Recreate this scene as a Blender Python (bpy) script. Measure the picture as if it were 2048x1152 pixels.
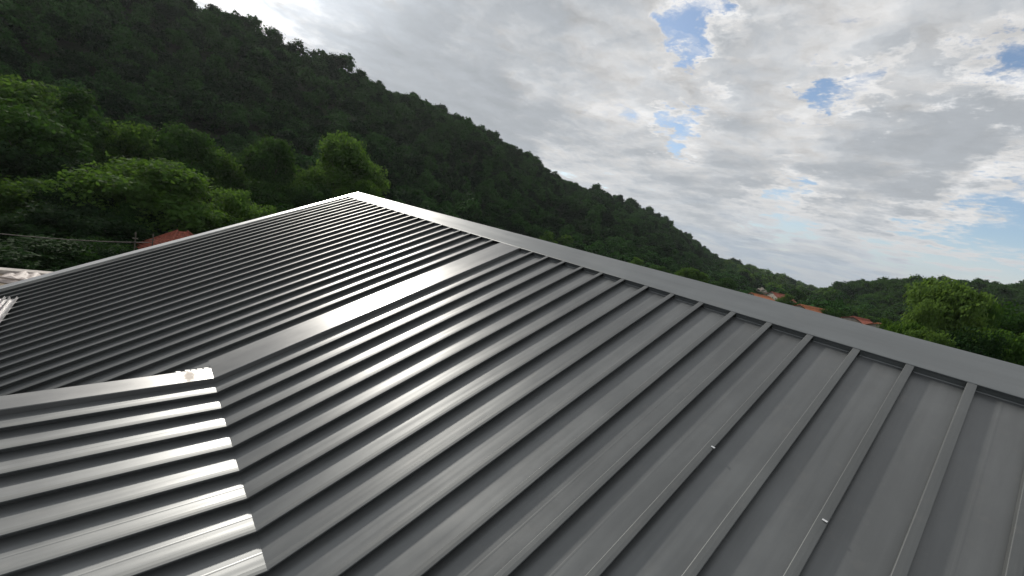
import bpy, bmesh, math, random
import numpy as np
from mathutils import Matrix, Vector

for o in list(bpy.data.objects):
    bpy.data.objects.remove(o)
scene = bpy.context.scene
COL = scene.collection
R_ = math.radians

# ------------------------------------------------------------------ camera
RIDGE_Z = 6.5
CAM = Vector((-4.022, 0.051, 0.314 + RIDGE_Z))
F_PX, W_PX, H_PX = 846.56, 2048, 1152
CM = Matrix(((0.73986, -0.07228, -0.66887), (-0.63295, 0.26213, -0.72846), (0.22798, 0.96232, 0.14819)))
cam_d = bpy.data.cameras.new('camera')
cam_d.sensor_fit = 'HORIZONTAL'
cam_d.sensor_width = 36.0
cam_d.lens = 36.0 * F_PX / W_PX
cam_d.clip_start = 0.05
cam_d.clip_end = 20000
cam = bpy.data.objects.new('camera', cam_d)
COL.objects.link(cam)
cam.matrix_world = Matrix.Translation(CAM) @ CM.to_4x4()
scene.camera = cam

def ray(px, py):
    return (CM @ Vector(((px - 1024) / F_PX, (576 - py) / F_PX, -1))).normalized()

def at(px, py, dist):
    """world point seen at a pixel, at a horizontal distance"""
    d = ray(px, py)
    return CAM + d * (dist / math.hypot(d.x, d.y))

# ------------------------------------------------------------------ light
SUN_AZ, SUN_EL = 4.5, 29.0
sun_dir = Vector((math.sin(R_(SUN_AZ)) * math.cos(R_(SUN_EL)), math.cos(R_(SUN_AZ)) * math.cos(R_(SUN_EL)), math.sin(R_(SUN_EL))))
sl = bpy.data.lights.new('sun', 'SUN')
sl.energy = 3.2
sl.angle = R_(3.0)      # the sun stands behind thin cloud
sl.color = (1.0, 0.94, 0.85)
sun = bpy.data.objects.new('sun', sl)
COL.objects.link(sun)
sun.rotation_euler = sun_dir.to_track_quat('Z', 'Y').to_euler()

scene.view_settings.view_transform = 'Standard'
scene.view_settings.look = 'None'
scene.view_settings.gamma = 1
scene.view_settings.exposure = 0.0
scene.view_settings.use_curve_mapping = False


class NT:
    """small helper that writes node trees"""
    def __init__(self, tree):
        self.t = tree
        self.n = tree.nodes
        self.l = tree.links

    def node(self, kind, **kw):
        nd = self.n.new(kind)
        for k, v in kw.items():
            setattr(nd, k, v)
        return nd

    def put(self, sock, v):
        if isinstance(v, bpy.types.NodeSocket):
            self.l.new(v, sock)
        elif v is not None:
            sock.default_value = v

    def math(self, op, a, b=None, c=None, clamp=False):
        nd = self.node('ShaderNodeMath', operation=op, use_clamp=clamp)
        for i, v in enumerate((a, b, c)):
            if v is not None:
                self.put(nd.inputs[i], v)
        return nd.outputs[0]

    def vmath(self, op, a, b=None):
        nd = self.node('ShaderNodeVectorMath', operation=op)
        self.put(nd.inputs[0], a)
        if b is not None:
            self.put(nd.inputs[3] if op == 'SCALE' else nd.inputs[1], b)
        return nd.outputs['Value'] if op in ('DOT_PRODUCT', 'LENGTH') else nd.outputs['Vector']

    def ramp(self, v, a, b, c=0.0, d=1.0, smooth=True):
        nd = self.node('ShaderNodeMapRange', interpolation_type='SMOOTHSTEP' if smooth else 'LINEAR')
        self.put(nd.inputs['Value'], v)
        nd.inputs['From Min'].default_value = a
        nd.inputs['From Max'].default_value = b
        nd.inputs['To Min'].default_value = c
        nd.inputs['To Max'].default_value = d
        return nd.outputs['Result']

    def noise(self, vec, scale, detail=4, rough=0.55, dist=0.0, dim='3D'):
        nd = self.node('ShaderNodeTexNoise', noise_dimensions=dim)
        if vec is not None:
            self.l.new(vec, nd.inputs['Vector'])
        nd.inputs['Scale'].default_value = scale
        nd.inputs['Detail'].default_value = detail
        nd.inputs['Roughness'].default_value = rough
        nd.inputs['Distortion'].default_value = dist
        return nd.outputs['Fac']

    def mix(self, f, a, b, kind='MIX'):
        nd = self.node('ShaderNodeMix', data_type='RGBA', blend_type=kind)
        self.put(nd.inputs[0], f)
        self.put(nd.inputs[6], a)
        self.put(nd.inputs[7], b)
        return nd.outputs[2]


def c4(r, g, b):
    return (r, g, b, 1.0)

# ------------------------------------------------------------------ sky
world = bpy.data.worlds.new('World')
scene.world = world
world.use_nodes = True
w = NT(world.node_tree)
w.n.clear()
out = w.node('ShaderNodeOutputWorld')
sky = w.node('ShaderNodeTexSky', sky_type='NISHITA')
sky.sun_disc = False
sky.sun_elevation = R_(SUN_EL)
sky.sun_rotation = R_(SUN_AZ)
sky.altitude = 200
sky.air_density = 1.0
sky.dust_density = 1.2
sky.ozone_density = 1.0
bg_sky = w.node('ShaderNodeBackground')
bg_sky.inputs['Strength'].default_value = 0.145
w.l.new(sky.outputs[0], bg_sky.inputs['Color'])

tc = w.node('ShaderNodeTexCoord')
D = w.vmath('NORMALIZE', tc.outputs['Generated'])
sep = w.node('ShaderNodeSeparateXYZ')
w.l.new(D, sep.inputs[0])
zc = w.math('MAXIMUM', sep.outputs[2], 0.0)
inv = w.math('DIVIDE', 1.0, w.math('ADD', zc, 0.10))
# the cloud layer lies flat above the land: directions are thrown on to a plane
flat = w.node('ShaderNodeCombineXYZ')
w.l.new(w.math('MULTIPLY', sep.outputs[0], inv), flat.inputs[0])
w.l.new(w.math('MULTIPLY', sep.outputs[1], inv), flat.inputs[1])
flat.inputs[2].default_value = 3.7
P = flat.outputs[0]
n_big = w.noise(P, 0.75, 3, 0.5, 0, '2D')
def puffs(vec):
    vo = w.node('ShaderNodeTexVoronoi', feature='SMOOTH_F1', voronoi_dimensions='2D')
    vo.inputs['Scale'].default_value = 3.1
    vo.inputs['Detail'].default_value = 3.5
    vo.inputs['Roughness'].default_value = 0.55
    vo.inputs['Lacunarity'].default_value = 2.1
    vo.inputs['Smoothness'].default_value = 0.55
    vo.normalize = True
    w.l.new(vec, vo.inputs['Vector'])
    b = w.math('SUBTRACT', 1.0, vo.outputs['Distance'])
    return w.math('ADD', w.math('MULTIPLY', b, 0.55), w.math('MULTIPLY', w.noise(vec, 3.4, 8, 0.62, 0, '2D'), 0.75))
warp = w.node('ShaderNodeTexNoise', noise_dimensions='2D')
w.l.new(P, warp.inputs['Vector'])
warp.inputs['Scale'].default_value = 5.0
warp.inputs['Detail'].default_value = 6
warp.inputs['Roughness'].default_value = 0.65
wv = w.vmath('SUBTRACT', warp.outputs['Color'], (0.5, 0.5, 0.5))
Pw = w.vmath('ADD', P, w.vmath('SCALE', wv, 0.16))
n_puff = puffs(Pw)
n_sun = puffs(w.vmath('ADD', Pw, (0.01, 0.085, 0.0)))
dens = w.math('ADD', w.math('MULTIPLY', n_puff, 1.0), w.math('MULTIPLY', n_big, 0.6))
dens = w.math('SUBTRACT', dens, 0.385)
Dw = w.vmath('NORMALIZE', w.vmath('ADD', D, w.vmath('SCALE', wv, 0.22)))
bias = None
for (px, py, rad, s) in [(1380, 48, 4.6, -0.36), (1440, 62, 3.0, -0.12), (1352, 250, 3.4, -0.26), (1650, 172, 2.8, -0.22), (1745, 188, 2.6, -0.22), (1560, 10, 3.0, -0.12),
                         (2015, 130, 4.4, -0.32), (1960, 455, 8.0, -0.24), (2120, 440, 9.0, -0.16), (1560, 420, 5.0, -0.18), (1420, 215, 2.0, -0.15),
                         (900, 150, 20.0, 0.26), (700, 40, 14.0, 0.2), (1780, 320, 9.0, 0.20), (1950, 330, 8.0, 0.18), (1230, 190, 7.0, 0.08), (1420, 150, 4.0, 0.08), (1550, 110, 6.0, 0.08), (1500, 330, 8.0, 0.08), (1850, 40, 8.0, 0.10), (1250, 60, 7.0, 0.06)]:
    g = ray(px, py)
    dt = w.vmath('DOT_PRODUCT', Dw, (g.x, g.y, g.z))
    m = w.ramp(dt, math.cos(R_(rad)), 1.0, 0.0, s)
    bias = m if bias is None else w.math('ADD', bias, m)
dens_b = w.math('ADD', dens, bias)
cover = w.ramp(dens_b, 0.33, 0.61)
thick = w.ramp(dens_b, 0.52, 1.0)
relief = w.math('MULTIPLY', w.math('SUBTRACT', n_puff, n_sun), 1.1)
relief = w.math('MULTIPLY', relief, w.ramp(zc, 0.06, 0.30))
relief = w.math('MULTIPLY', relief, w.math('SUBTRACT', 1.0, w.math('MULTIPLY', thick, 0.8)))
sdot = w.vmath('DOT_PRODUCT', D, tuple(sun_dir))
glow = w.math('ADD', w.math('MULTIPLY', w.ramp(sdot, 0.84, 1.0), 0.16), w.math('MULTIPLY', w.ramp(sdot, 0.93, 1.0), 0.9))
lum = w.math('SUBTRACT', 0.77, w.math('MULTIPLY', thick, 0.31))
lum = w.math('ADD', lum, relief)
lum = w.math('MAXIMUM', lum, 0.40)
lum = w.math('MINIMUM', lum, 0.92)
lum = w.math('MULTIPLY', lum, w.math('ADD', 1.0, glow))
tint = w.mix(thick, c4(1.0, 0.99, 0.98), c4(0.93, 0.99, 1.06))
ccol = w.vmath('SCALE', tint, lum)
# the haze band over the coast
band = w.ramp(zc, 0.0, 0.20, 1.0, 0.0)
streak = w.noise(P, 1.1, 6, 0.55, 0.6, '2D')
hazec = w.mix(w.ramp(streak, 0.40, 0.62), c4(0.38, 0.46, 0.55), c4(0.50, 0.54, 0.58))
hazec = w.mix(w.ramp(zc, 0.0, 0.07, 0.65, 0.0), hazec, c4(0.40, 0.46, 0.53))
ccol = w.mix(w.math('MULTIPLY', band, 0.9), ccol, hazec)
cover = w.math('MAXIMUM', cover, w.ramp(zc, 0.03, 0.16, 0.96, 0.0))
bg_cl = w.node('ShaderNodeBackground')
w.l.new(ccol, bg_cl.inputs['Color'])
bg_cl.inputs['Strength'].default_value = 1.0
mx = w.node('ShaderNodeMixShader')
w.l.new(cover, mx.inputs[0])
w.l.new(bg_sky.outputs[0], mx.inputs[1])
w.l.new(bg_cl.outputs[0], mx.inputs[2])
w.l.new(mx.outputs[0], out.inputs['Surface'])

# ------------------------------------------------------------------ materials
def material(name):
    m = bpy.data.materials.new(name)
    m.use_nodes = True
    t = NT(m.node_tree)
    bs = t.n['Principled BSDF']
    return m, t, bs

def bump(t, bs, h, dist, strength=1.0):
    b = t.node('ShaderNodeBump')
    b.inputs['Strength'].default_value = strength
    b.inputs['Distance'].default_value = dist
    t.put(b.inputs['Height'], h)
    t.l.new(b.outputs[0], bs.inputs['Normal'])

def roof_metal(name, base, rough, wob, grain, along, metal=0.0, spec=0.5):
    """coated sheet steel; along = 0 for sheets that run up the slope, 1 for trims that run along the ridge"""
    m, t, bs = material(name)
    co = t.node('ShaderNodeTexCoord').outputs['Object']
    mp = t.node('ShaderNodeMapping')
    t.l.new(co, mp.inputs[0])
    mp.inputs['Scale'].default_value = (0.35, 5.0, 0.35) if along == 0 else (5.0, 0.35, 5.0)
    v = mp.outputs[0]
    oi = t.node('ShaderNodeObjectInfo').outputs['Random']
    streak = t.noise(v, 2.6, 5, 0.6)
    blot = t.noise(co, 1.6, 6, 0.62)
    dust = t.noise(co, 9.0, 5, 0.65)
    fine = t.noise(co, 420.0, 2, 0.5)
    k = t.math('ADD', 0.86, t.math('MULTIPLY', oi, 0.14))
    k = t.math('ADD', k, t.ramp(streak, 0.35, 0.7, -0.06, 0.07))
    k = t.math('ADD', k, t.ramp(blot, 0.4, 0.72, -0.04, 0.10))
    col = t.vmath('SCALE', base, k)
    col = t.mix(t.ramp(dust, 0.52, 0.85, 0.0, 0.22), col, c4(0.19, 0.18, 0.165))
    t.put(bs.inputs['Base Color'], col)
    bs.inputs['Metallic'].default_value = metal
    bs.inputs['IOR'].default_value = 1.6
    bs.inputs['Specular IOR Level'].default_value = spec
    r = t.math('ADD', rough, t.ramp(blot, 0.3, 0.75, -0.03, 0.05))
    r = t.math('ADD', r, t.ramp(streak, 0.3, 0.75, -0.012, 0.016))
    t.put(bs.inputs['Roughness'], r)
    h = t.math('ADD', t.math('MULTIPLY', t.noise(v, 1.3, 2, 0.5), wob), t.math('MULTIPLY', fine, grain))
    bump(t, bs, h, 1.0, 1.0)
    return m

M_PAN = roof_metal('roof_pan_metal', (0.128, 0.136, 0.139), 0.385, 0.0055, 0.00011, 0, 0.42, 0.45)
M_RIB = roof_metal('seam_metal', (0.112, 0.119, 0.121), 0.48, 0.003, 0.00008, 0, 0.42, 0.25)
M_TRIM = roof_metal('ridge_trim_metal', (0.125, 0.137, 0.143), 0.43, 0.004, 0.00005, 1, 0.30)
M_TRIM_UP = roof_metal('verge_trim_metal', (0.125, 0.129, 0.13), 0.35, 0.003, 0.00004, 0, 0.3, 0.6)
M_EDGE_GLARE = roof_metal('edge_glare_metal', (0.60, 0.60, 0.59), 0.30, 0.002, 0.00004, 0, 1.0)  # paler than the other trims: blown-out glare of the far verge put into its colour

def plain(name, col, rough=0.7, var=0.25, scale=6.0, bdist=0.0, metal=0.0):
    m, t, bs = material(name)
    co = t.node('ShaderNodeTexCoord').outputs['Object']
    n = t.noise(co, scale, 6, 0.6)
    n2 = t.noise(co, scale * 6, 4, 0.6)
    k = t.math('ADD', t.ramp(n, 0.3, 0.7, 1 - var, 1 + var), t.ramp(n2, 0.3, 0.7, -var * 0.4, var * 0.4))
    t.put(bs.inputs['Base Color'], t.vmath('SCALE', col, k))
    bs.inputs['Roughness'].default_value = rough
    bs.inputs['Metallic'].default_value = metal
    if bdist:
        bump(t, bs, t.math('ADD', n, n2), bdist)
    return m

def leafy(name, dark, light, transl, tcol, per_tree=0.45):
    m, t, bs = material(name)
    co = t.node('ShaderNodeTexCoord').outputs['Object']
    oi = t.node('ShaderNodeObjectInfo').outputs['Random']
    geo = t.node('ShaderNodeNewGeometry').outputs['Random Per Island']
    n = t.noise(co, 0.55, 4, 0.6)
    loc = t.node('ShaderNodeObjectInfo').outputs['Location']
    n = t.math('ADD', t.math('MULTIPLY', n, 0.55), t.ramp(t.noise(loc, 0.045, 3, 0.6), 0.3, 0.7, -0.05, 0.5))
    f = t.math('ADD', t.math('MULTIPLY', n, 0.7), t.math('MULTIPLY', geo, 0.45))
    f = t.math('ADD', f, t.math('MULTIPLY', t.math('SUBTRACT', oi, 0.5), per_tree))
    f = t.ramp(f, 0.22, 0.92)
    col = t.mix(f, c4(*dark), c4(*light))
    t.put(bs.inputs['Base Color'], col)
    bs.inputs['Roughness'].default_value = 0.8
    bs.inputs['Specular IOR Level'].default_value = 0.06
    tr = t.node('ShaderNodeBsdfTranslucent')
    t.put(tr.inputs['Color'], t.mix(f, c4(*[x * 0.75 for x in tcol]), c4(*tcol)))
    ms = t.node('ShaderNodeMixShader')
    ms.inputs[0].default_value = transl
    t.l.new(bs.outputs[0], ms.inputs[1])
    t.l.new(tr.outputs[0], ms.inputs[2])
    t.l.new(ms.outputs[0], t.n['Material Output'].inputs['Surface'])
    return m

M_LEAF_NEAR = leafy('leaf_mid_green', (0.009, 0.030, 0.008), (0.028, 0.070, 0.014), 0.28, (0.07, 0.16, 0.02))
M_LEAF_BRIGHT = leafy('leaf_fresh_green', (0.015, 0.042, 0.009), (0.044, 0.095, 0.020), 0.34, (0.13, 0.25, 0.03))
M_LEAF_PALE = leafy('leaf_yellow_green', (0.024, 0.060, 0.013), (0.088, 0.148, 0.036), 0.32, (0.18, 0.30, 0.05), 0.3)
M_LEAF_DARK = leafy('leaf_dark_green', (0.007, 0.021, 0.008), (0.020, 0.047, 0.013), 0.18, (0.04, 0.095, 0.012))
M_LEAF_WOOD = leafy('leaf_hillside', (0.004, 0.016, 0.006), (0.030, 0.082, 0.020), 0.16, (0.04, 0.12, 0.018), 1.0)
M_BARK = plain('bark', (0.060, 0.047, 0.036), 0.9, 0.3, 8, 0.01)
M_WIRE = plain('cable_rubber', (0.035, 0.026, 0.022), 0.7, 0.1)
M_POST = plain('post_wood', (0.07, 0.062, 0.05), 0.8, 0.25, 5)
M_WALL = plain('render_wall', (0.42, 0.38, 0.31), 0.9, 0.15, 3, 0.004)
M_STONE = plain('pale_stone', (0.36, 0.33, 0.29), 0.9, 0.3, 2.5, 0.03)
M_TILE = plain('orange_clay_tile', (0.33, 0.115, 0.045), 0.8, 0.35, 3.5, 0.01)
M_TILE_RED = plain('red_clay_tile', (0.22, 0.060, 0.035), 0.8, 0.35, 3.5, 0.01)
M_GLASS = plain('dark_glass', (0.02, 0.024, 0.028), 0.08, 0.1)
M_ALU = plain('bare_aluminium', (0.82, 0.82, 0.82), 0.25, 0.05, 6, 0, 1.0)
M_PALE = plain('pale_coated_steel', (0.46, 0.45, 0.45), 0.38, 0.15, 5, 0, 0.2)
M_SHEET = plain('dusty_plastic_sheet', (0.33, 0.285, 0.265), 0.6, 0.18, 6, 0.01)
M_CONC = plain('concrete_rim', (0.42, 0.39, 0.36), 0.9, 0.2, 4, 0.004)
M_GRAVEL = plain('terrace_gravel', (0.25, 0.205, 0.15), 0.95, 0.35, 18, 0.02)

def ground_mat():
    m, t, bs = material('scrub_ground')
    co = t.node('ShaderNodeTexCoord').outputs['Object']
    n = t.noise(co, 0.03, 6, 0.6)
    n2 = t.noise(co, 0.5, 6, 0.65)
    col = t.mix(t.ramp(n2, 0.35, 0.65), c4(0.010, 0.022, 0.008), c4(0.026, 0.044, 0.014))
    col = t.mix(t.ramp(n, 0.60, 0.75, 0.0, 0.3), col, c4(0.07, 0.06, 0.035))
    t.put(bs.inputs['Base Color'], col)
    bs.inputs['Roughness'].default_value = 0.95
    bump(t, bs, n2, 0.25)
    return m
M_GROUND = ground_mat()

# ------------------------------------------------------------------ mesh helpers
def obj(name, verts, faces, mat, parent=None, smooth=False, bevel=0.0):
    me = bpy.data.meshes.new(name)
    off = parent['org'] if parent is not None and 'org' in parent else (0, 0, 0)
    me.from_pydata([(v[0] - off[0], v[1] - off[1], v[2] - off[2]) for v in verts], [], faces)
    me.update()
    if mat:
        me.materials.append(mat)
    o = bpy.data.objects.new(name, me)
    COL.objects.link(o)
    if parent is not None:
        o.parent = parent
    if smooth:
        me.shade_smooth()
    if bevel:
        b = o.modifiers.new('bevel', 'BEVEL')
        b.width = bevel
        b.segments = 2
        b.limit_method = 'ANGLE'
        b.angle_limit = R_(25)
    return o

ORG = {}
def thing(name, label, cat, loc=(0, 0, 0), group=None):
    o = bpy.data.objects.new(name, None)
    o.empty_display_size = 0.3
    COL.objects.link(o)
    o.location = loc
    o['label'] = label
    o['category'] = cat
    if group:
        o['group'] = group
    return o

def tag(o, label, cat, group=None):
    o['label'] = label
    o['category'] = cat
    if group:
        o['group'] = group
    return o

class MB:
    """collects simple shapes; build() links them as one mesh object, relative to org"""
    def __init__(self, org=(0, 0, 0)):
        self.v, self.f, self.o = [], [], Vector(org)

    def add(self, verts, faces):
        k = len(self.v)
        self.v += [Vector(v) - self.o for v in verts]
        self.f += [tuple(i + k for i in f) for f in faces]

    def sweep(self, prof_fn, stations, cap=True):
        """prof_fn(station) -> open or closed list of points; quads between stations"""
        rows = [prof_fn(s) for s in stations]
        n = len(rows[0])
        vs = [p for r in rows for p in r]
        fs = []
        for i in range(len(rows) - 1):
            for j in range(n - 1):
                fs.append((i * n + j, i * n + j + 1, (i + 1) * n + j + 1, (i + 1) * n + j))
        if cap:
            fs.append(tuple(range(n)))
            fs.append(tuple(reversed(range((len(rows) - 1) * n, len(rows) * n))))
        self.add(vs, fs)

    def box(self, c, h, rot=None):
        pts = [Vector((x * h[0], y * h[1], z * h[2])) for x in (-1, 1) for y in (-1, 1) for z in (-1, 1)]
        if rot is not None:
            pts = [rot @ p for p in pts]
        self.add([Vector(c) + p for p in pts], [(0, 1, 3, 2), (4, 6, 7, 5), (0, 4, 5, 1), (2, 3, 7, 6), (0, 2, 6, 4), (1, 5, 7, 3)])

    def tube(self, pts, rad, seg=6):
        pts = [Vector(p) for p in pts]
        rad = rad if isinstance(rad, (list, tuple)) else [rad] * len(pts)
        rows = []
        for i, p in enumerate(pts):
            d = (pts[min(i + 1, len(pts) - 1)] - pts[max(i - 1, 0)]).normalized()
            a = d.cross(Vector((0, 0, 1)))
            if a.length < 1e-3:
                a = Vector((1, 0, 0))
            a.normalize()
            b = d.cross(a)
            rows.append([p + (a * math.cos(2 * math.pi * k / seg) + b * math.sin(2 * math.pi * k / seg)) * rad[i] for k in range(seg)])
        vs = [p for r in rows for p in r]
        fs = []
        for i in range(len(rows) - 1):
            for j in range(seg):
                k = (j + 1) % seg
                fs.append((i * seg + j, i * seg + k, (i + 1) * seg + k, (i + 1) * seg + j))
        fs.append(tuple(reversed(range(seg))))
        fs.append(tuple(range((len(rows) - 1) * seg, len(rows) * seg)))
        self.add(vs, fs)

    def build(self, name, mat, parent=None, smooth=False, bevel=0.0):
        me = bpy.data.meshes.new(name)
        me.from_pydata([tuple(v) for v in self.v], [], self.f)
        bm = bmesh.new()
        bm.from_mesh(me)
        bmesh.ops.recalc_face_normals(bm, faces=bm.faces)
        bm.to_mesh(me)
        bm.free()
        if mat:
            me.materials.append(mat)
        if smooth:
            me.shade_smooth()
        o = bpy.data.objects.new(name, me)
        COL.objects.link(o)
        if parent is not None:
            o.parent = parent
        else:
            o.location = self.o
        if bevel:
            b = o.modifiers.new('bevel', 'BEVEL')
            b.width = bevel
            b.segments = 2
            b.limit_method = 'ANGLE'
            b.angle_limit = R_(30)
        return o

# ------------------------------------------------------------------ terrain
def interp(x, xs, ys):
    return np.interp(x, xs, ys)

def sstep(a, b, x):
    t = np.clip((x - a) / (b - a), 0, 1)
    return t * t * (3 - 2 * t)

A_AZ = [-180, -120, -75, -45, -20, 0, 2.7, 6, 9.7, 12.2, 17.4, 20.9, 26.5, 31.3, 36.5, 40.8, 43.9, 48.8, 54.3, 57.7, 60.4, 64.5, 67.1, 70.5, 73.7, 77.6, 80, 84]
A_EL = [-4, 2, 9, 14, 15, 14.0, 13.65, 13.77, 12.93, 12.86, 12.9, 12.4, 11.77, 11.32, 10.17, 8.99, 7.45, 6.59, 5.83, 4.96, 4.26, 2.36, 1.3, 1.04, 0.69, 0.30, -0.6, -2]
A_RZ = [-180, 0, 10, 20, 30, 40, 50, 60, 70, 77.6, 90]
A_R = [122, 125, 128, 136, 152, 178, 220, 300, 460, 720, 800]
B_AZ = [60, 70, 74, 77, 77.8, 79.9, 82.1, 85.3, 86.9, 90, 91.4, 100, 112, 130, 180]
B_EL = [-5, -3, -1.2, 0.0, 0.45, 1.72, 2.66, 3.70, 3.99, 4.44, 4.58, 4.8, 3.5, 0, -4]
TREE_H = 3.6
rngn = np.random.default_rng(5)
_ph = rngn.uniform(0, 6.28, (10, 2))
_kk = [(rngn.normal(0, 1), rngn.normal(0, 1)) for _ in range(10)]

def wobble(x, y, lam):
    s = 0
    for i, (a, b) in enumerate(_kk):
        n = math.hypot(a, b)
        l = lam * (0.5 + 0.15 * i)
        s = s + np.sin(2 * math.pi * (a * x + b * y) / (n * l) + _ph[i, 0])
    return s / 3.2

def terrain(x, y):
    x = np.asarray(x, float)
    y = np.asarray(y, float)
    dx, dy = x - CAM.x, y - CAM.y
    r = np.hypot(dx, dy)
    az = np.degrees(np.arctan2(dx, dy))
    fwd = sstep(-150, -90, az) * (1 - sstep(130, 165, az))
    zb = -5.5 * sstep(13, 42, r) * fwd
    RA = interp(az, A_RZ, A_R)
    ea = interp(az, A_AZ, A_EL)
    zc = CAM.z + RA * np.tan(np.radians(ea)) - TREE_H
    r0 = interp(az, [-180, 30, 60, 77, 90], [58, 58, 90, 200, 260])
    t = np.clip((r - r0) / (RA - r0), 0, 1)
    za = zb + (zc - zb) * (t ** 0.95)
    za = za + np.sin(np.clip(t, 0, 1) * math.pi) * wobble(x, y, 40) * 1.6
    za = np.where(r > RA, np.maximum(zc - (r - RA) * 0.28, -9), za)
    RB = 340.0
    eb = interp(az, B_AZ, B_EL)
    zcb = CAM.z + RB * np.tan(np.radians(eb)) - TREE_H - 2.5
    r0b = 130.0
    tb = np.clip((r - r0b) / (RB - r0b), 0, 1)
    zbb = zb + (zcb - zb) * sstep(0, 1, tb)
    zbb = zbb + np.sin(tb * math.pi) * wobble(x, y, 90) * 1.2
    zbb = np.where(r > RB, np.maximum(zcb - (r - RB) * 0.25, -9), zbb)
    zbb = np.where(az > 60, zbb, -50)
    return np.maximum(za, zbb)

def build_terrain():
    azs = np.radians(np.concatenate([np.arange(-180, -20, 4.0), np.arange(-20, 110, 1.0), np.arange(110, 180, 4.0)]))
    rs = np.concatenate([[0.01], np.linspace(4, 60, 15), np.linspace(70, 460, 53), np.geomspace(480, 2600, 24)])
    A, Rr = np.meshgrid(azs, rs)
    X = CAM.x + np.sin(A) * Rr
    Y = CAM.y + np.cos(A) * Rr
    Z = terrain(X, Y)
    n, m = A.shape
    V = np.stack([X, Y, Z], -1).reshape(-1, 3)
    F = []
    for i in range(n - 1):
        for j in range(m):
            k = (j + 1) % m
            F.append((i * m + j, (i + 1) * m + j, (i + 1) * m + k, i * m + k))
    o = obj('terrain', V.tolist(), F, M_GROUND, smooth=True)
    o['kind'] = 'structure'
build_terrain()

# thin damp air over the valley
def build_haze():
    m = bpy.data.materials.new('valley_air')
    m.use_nodes = True
    t = NT(m.node_tree)
    t.n.remove(t.n['Principled BSDF'])
    v = t.node('ShaderNodeVolumePrincipled')
    v.inputs['Color'].default_value = (0.86, 0.92, 0.97, 1)
    v.inputs['Density'].default_value = 0.00014
    v.inputs['Anisotropy'].default_value = 0.45
    t.l.new(v.outputs[0], t.n['Material Output'].inputs['Volume'])
    mb = MB()
    mb.box((CAM.x, CAM.y, 33), (2700, 2700, 45))
    o = mb.build('haze', m)
    o['kind'] = 'stuff'
build_haze()

# ------------------------------------------------------------------ the roof
PITCH = R_(26.9)
LOWP = R_(26.9 - 20.2)
UK = -3.795                        # the fold, measured down the slope from the ridge trim
ca, sa = math.cos(PITCH), math.sin(PITCH)
cl, sl_ = math.cos(LOWP), math.sin(LOWP)
S = 0.30
H = 0.047                          # rib height
HORG = (-3.0, 5.0, 0.0)

def PM(u, v, w_):                  # steep slope
    return Vector((u * ca - w_ * sa, v, RIDGE_Z + u * sa + w_ * ca))

K0 = PM(UK, 0, 0)
def PL(t, v, w_):                  # low slope below the fold
    return Vector((K0.x + t * cl - w_ * sl_, v, K0.z + t * sl_ + w_ * cl))

house = thing('house', 'house under the dark grey standing seam metal roof filling the foreground', 'house', HORG)
random.seed(11)

def frame_pts(fr, t, prof):
    return [fr(t, v, w_) for v, w_ in prof]

def pan_profile(v0, v1, crease=0.0):
    """flat sheet between two ribs, some with one low stiffening crease along the middle"""
    z = -H
    L = v1 - v0
    a = v0 + L * random.uniform(0.47, 0.53)
    c = random.uniform(0.0, 0.0009)
    if random.random() < crease:
        d = random.uniform(0.0003, 0.0007)
        return [(v0, z), (v0 + 0.05, z + c), (a - 0.008, z + c), (a - 0.003, z + c + d), (a + 0.003, z + c + d), (a + 0.008, z + c), (v1 - 0.05, z + c), (v1, z)]
    return [(v0, z), (v0 + 0.05, z + c * 0.6), (v0 + 0.10, z + c), (a, z + c * 1.2), (v1 - 0.10, z + c), (v1 - 0.05, z + c * 0.6), (v1, z), (v1 + 0.0005, z)]

def rib_profile(v, hw=0.023, h=H):
    """hooked seam: an upright web on the far side and a cap whose lip overhangs the near side"""
    return [(v + 0.013, -h), (v + 0.011, -0.008), (v - hw + 0.003, -0.010), (v - hw, -0.0085), (v - hw - 0.0005, -0.002), (v - hw + 0.0015, 0.0),
            (v - 0.004, 0.0012), (v + hw - 0.004, 0.0008), (v + hw - 0.001, -0.0012), (v + hw, -0.006), (v + hw + 0.001, -h)]

def strip_profile_mesh(fr, t0, t1, prof, name, mat, parent, cap=True, nst=2, jig=0.0):
    mb = MB(HORG)
    st = [t0 + (t1 - t0) * i / (nst - 1) for i in range(nst)]
    off = [random.uniform(-jig, jig) for _ in st]
    def fn(i):
        return [fr(st[i], v + off[i], w_) for v, w_ in prof]
    mb.sweep(fn, range(nst), cap=cap)
    o = mb.build(name, mat, parent)
    return o

near_ks = list(range(-11, 15))
LOW_END = -3.2
for k in near_ks:
    v0 = k * S
    v1 = v0 + S if k < 14 else 4.49
    # panel that folds over from the steep to the low slope
    p = strip_profile_mesh(PM, 0.02, UK - 0.0085, pan_profile(v0 + 0.0, v1, 0.55 if k < 8 else 0.15), 'roof_panel', M_PAN, house, cap=False, nst=6, jig=0.0)
    q = strip_profile_mesh(PL, 0.0085, LOW_END, pan_profile(v0 + 0.0, v1, 0.4), 'roof_panel', M_PAN, house, cap=False, nst=5)
    strip_profile_mesh(PM, 0.004, UK - 0.010, rib_profile(v0), 'standing_seam', M_RIB, p, nst=7, jig=0.0009)
    strip_profile_mesh(PL, 0.010, LOW_END, rib_profile(v0, hw=0.0238), 'standing_seam', M_RIB, q, nst=6, jig=0.0009)

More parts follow.
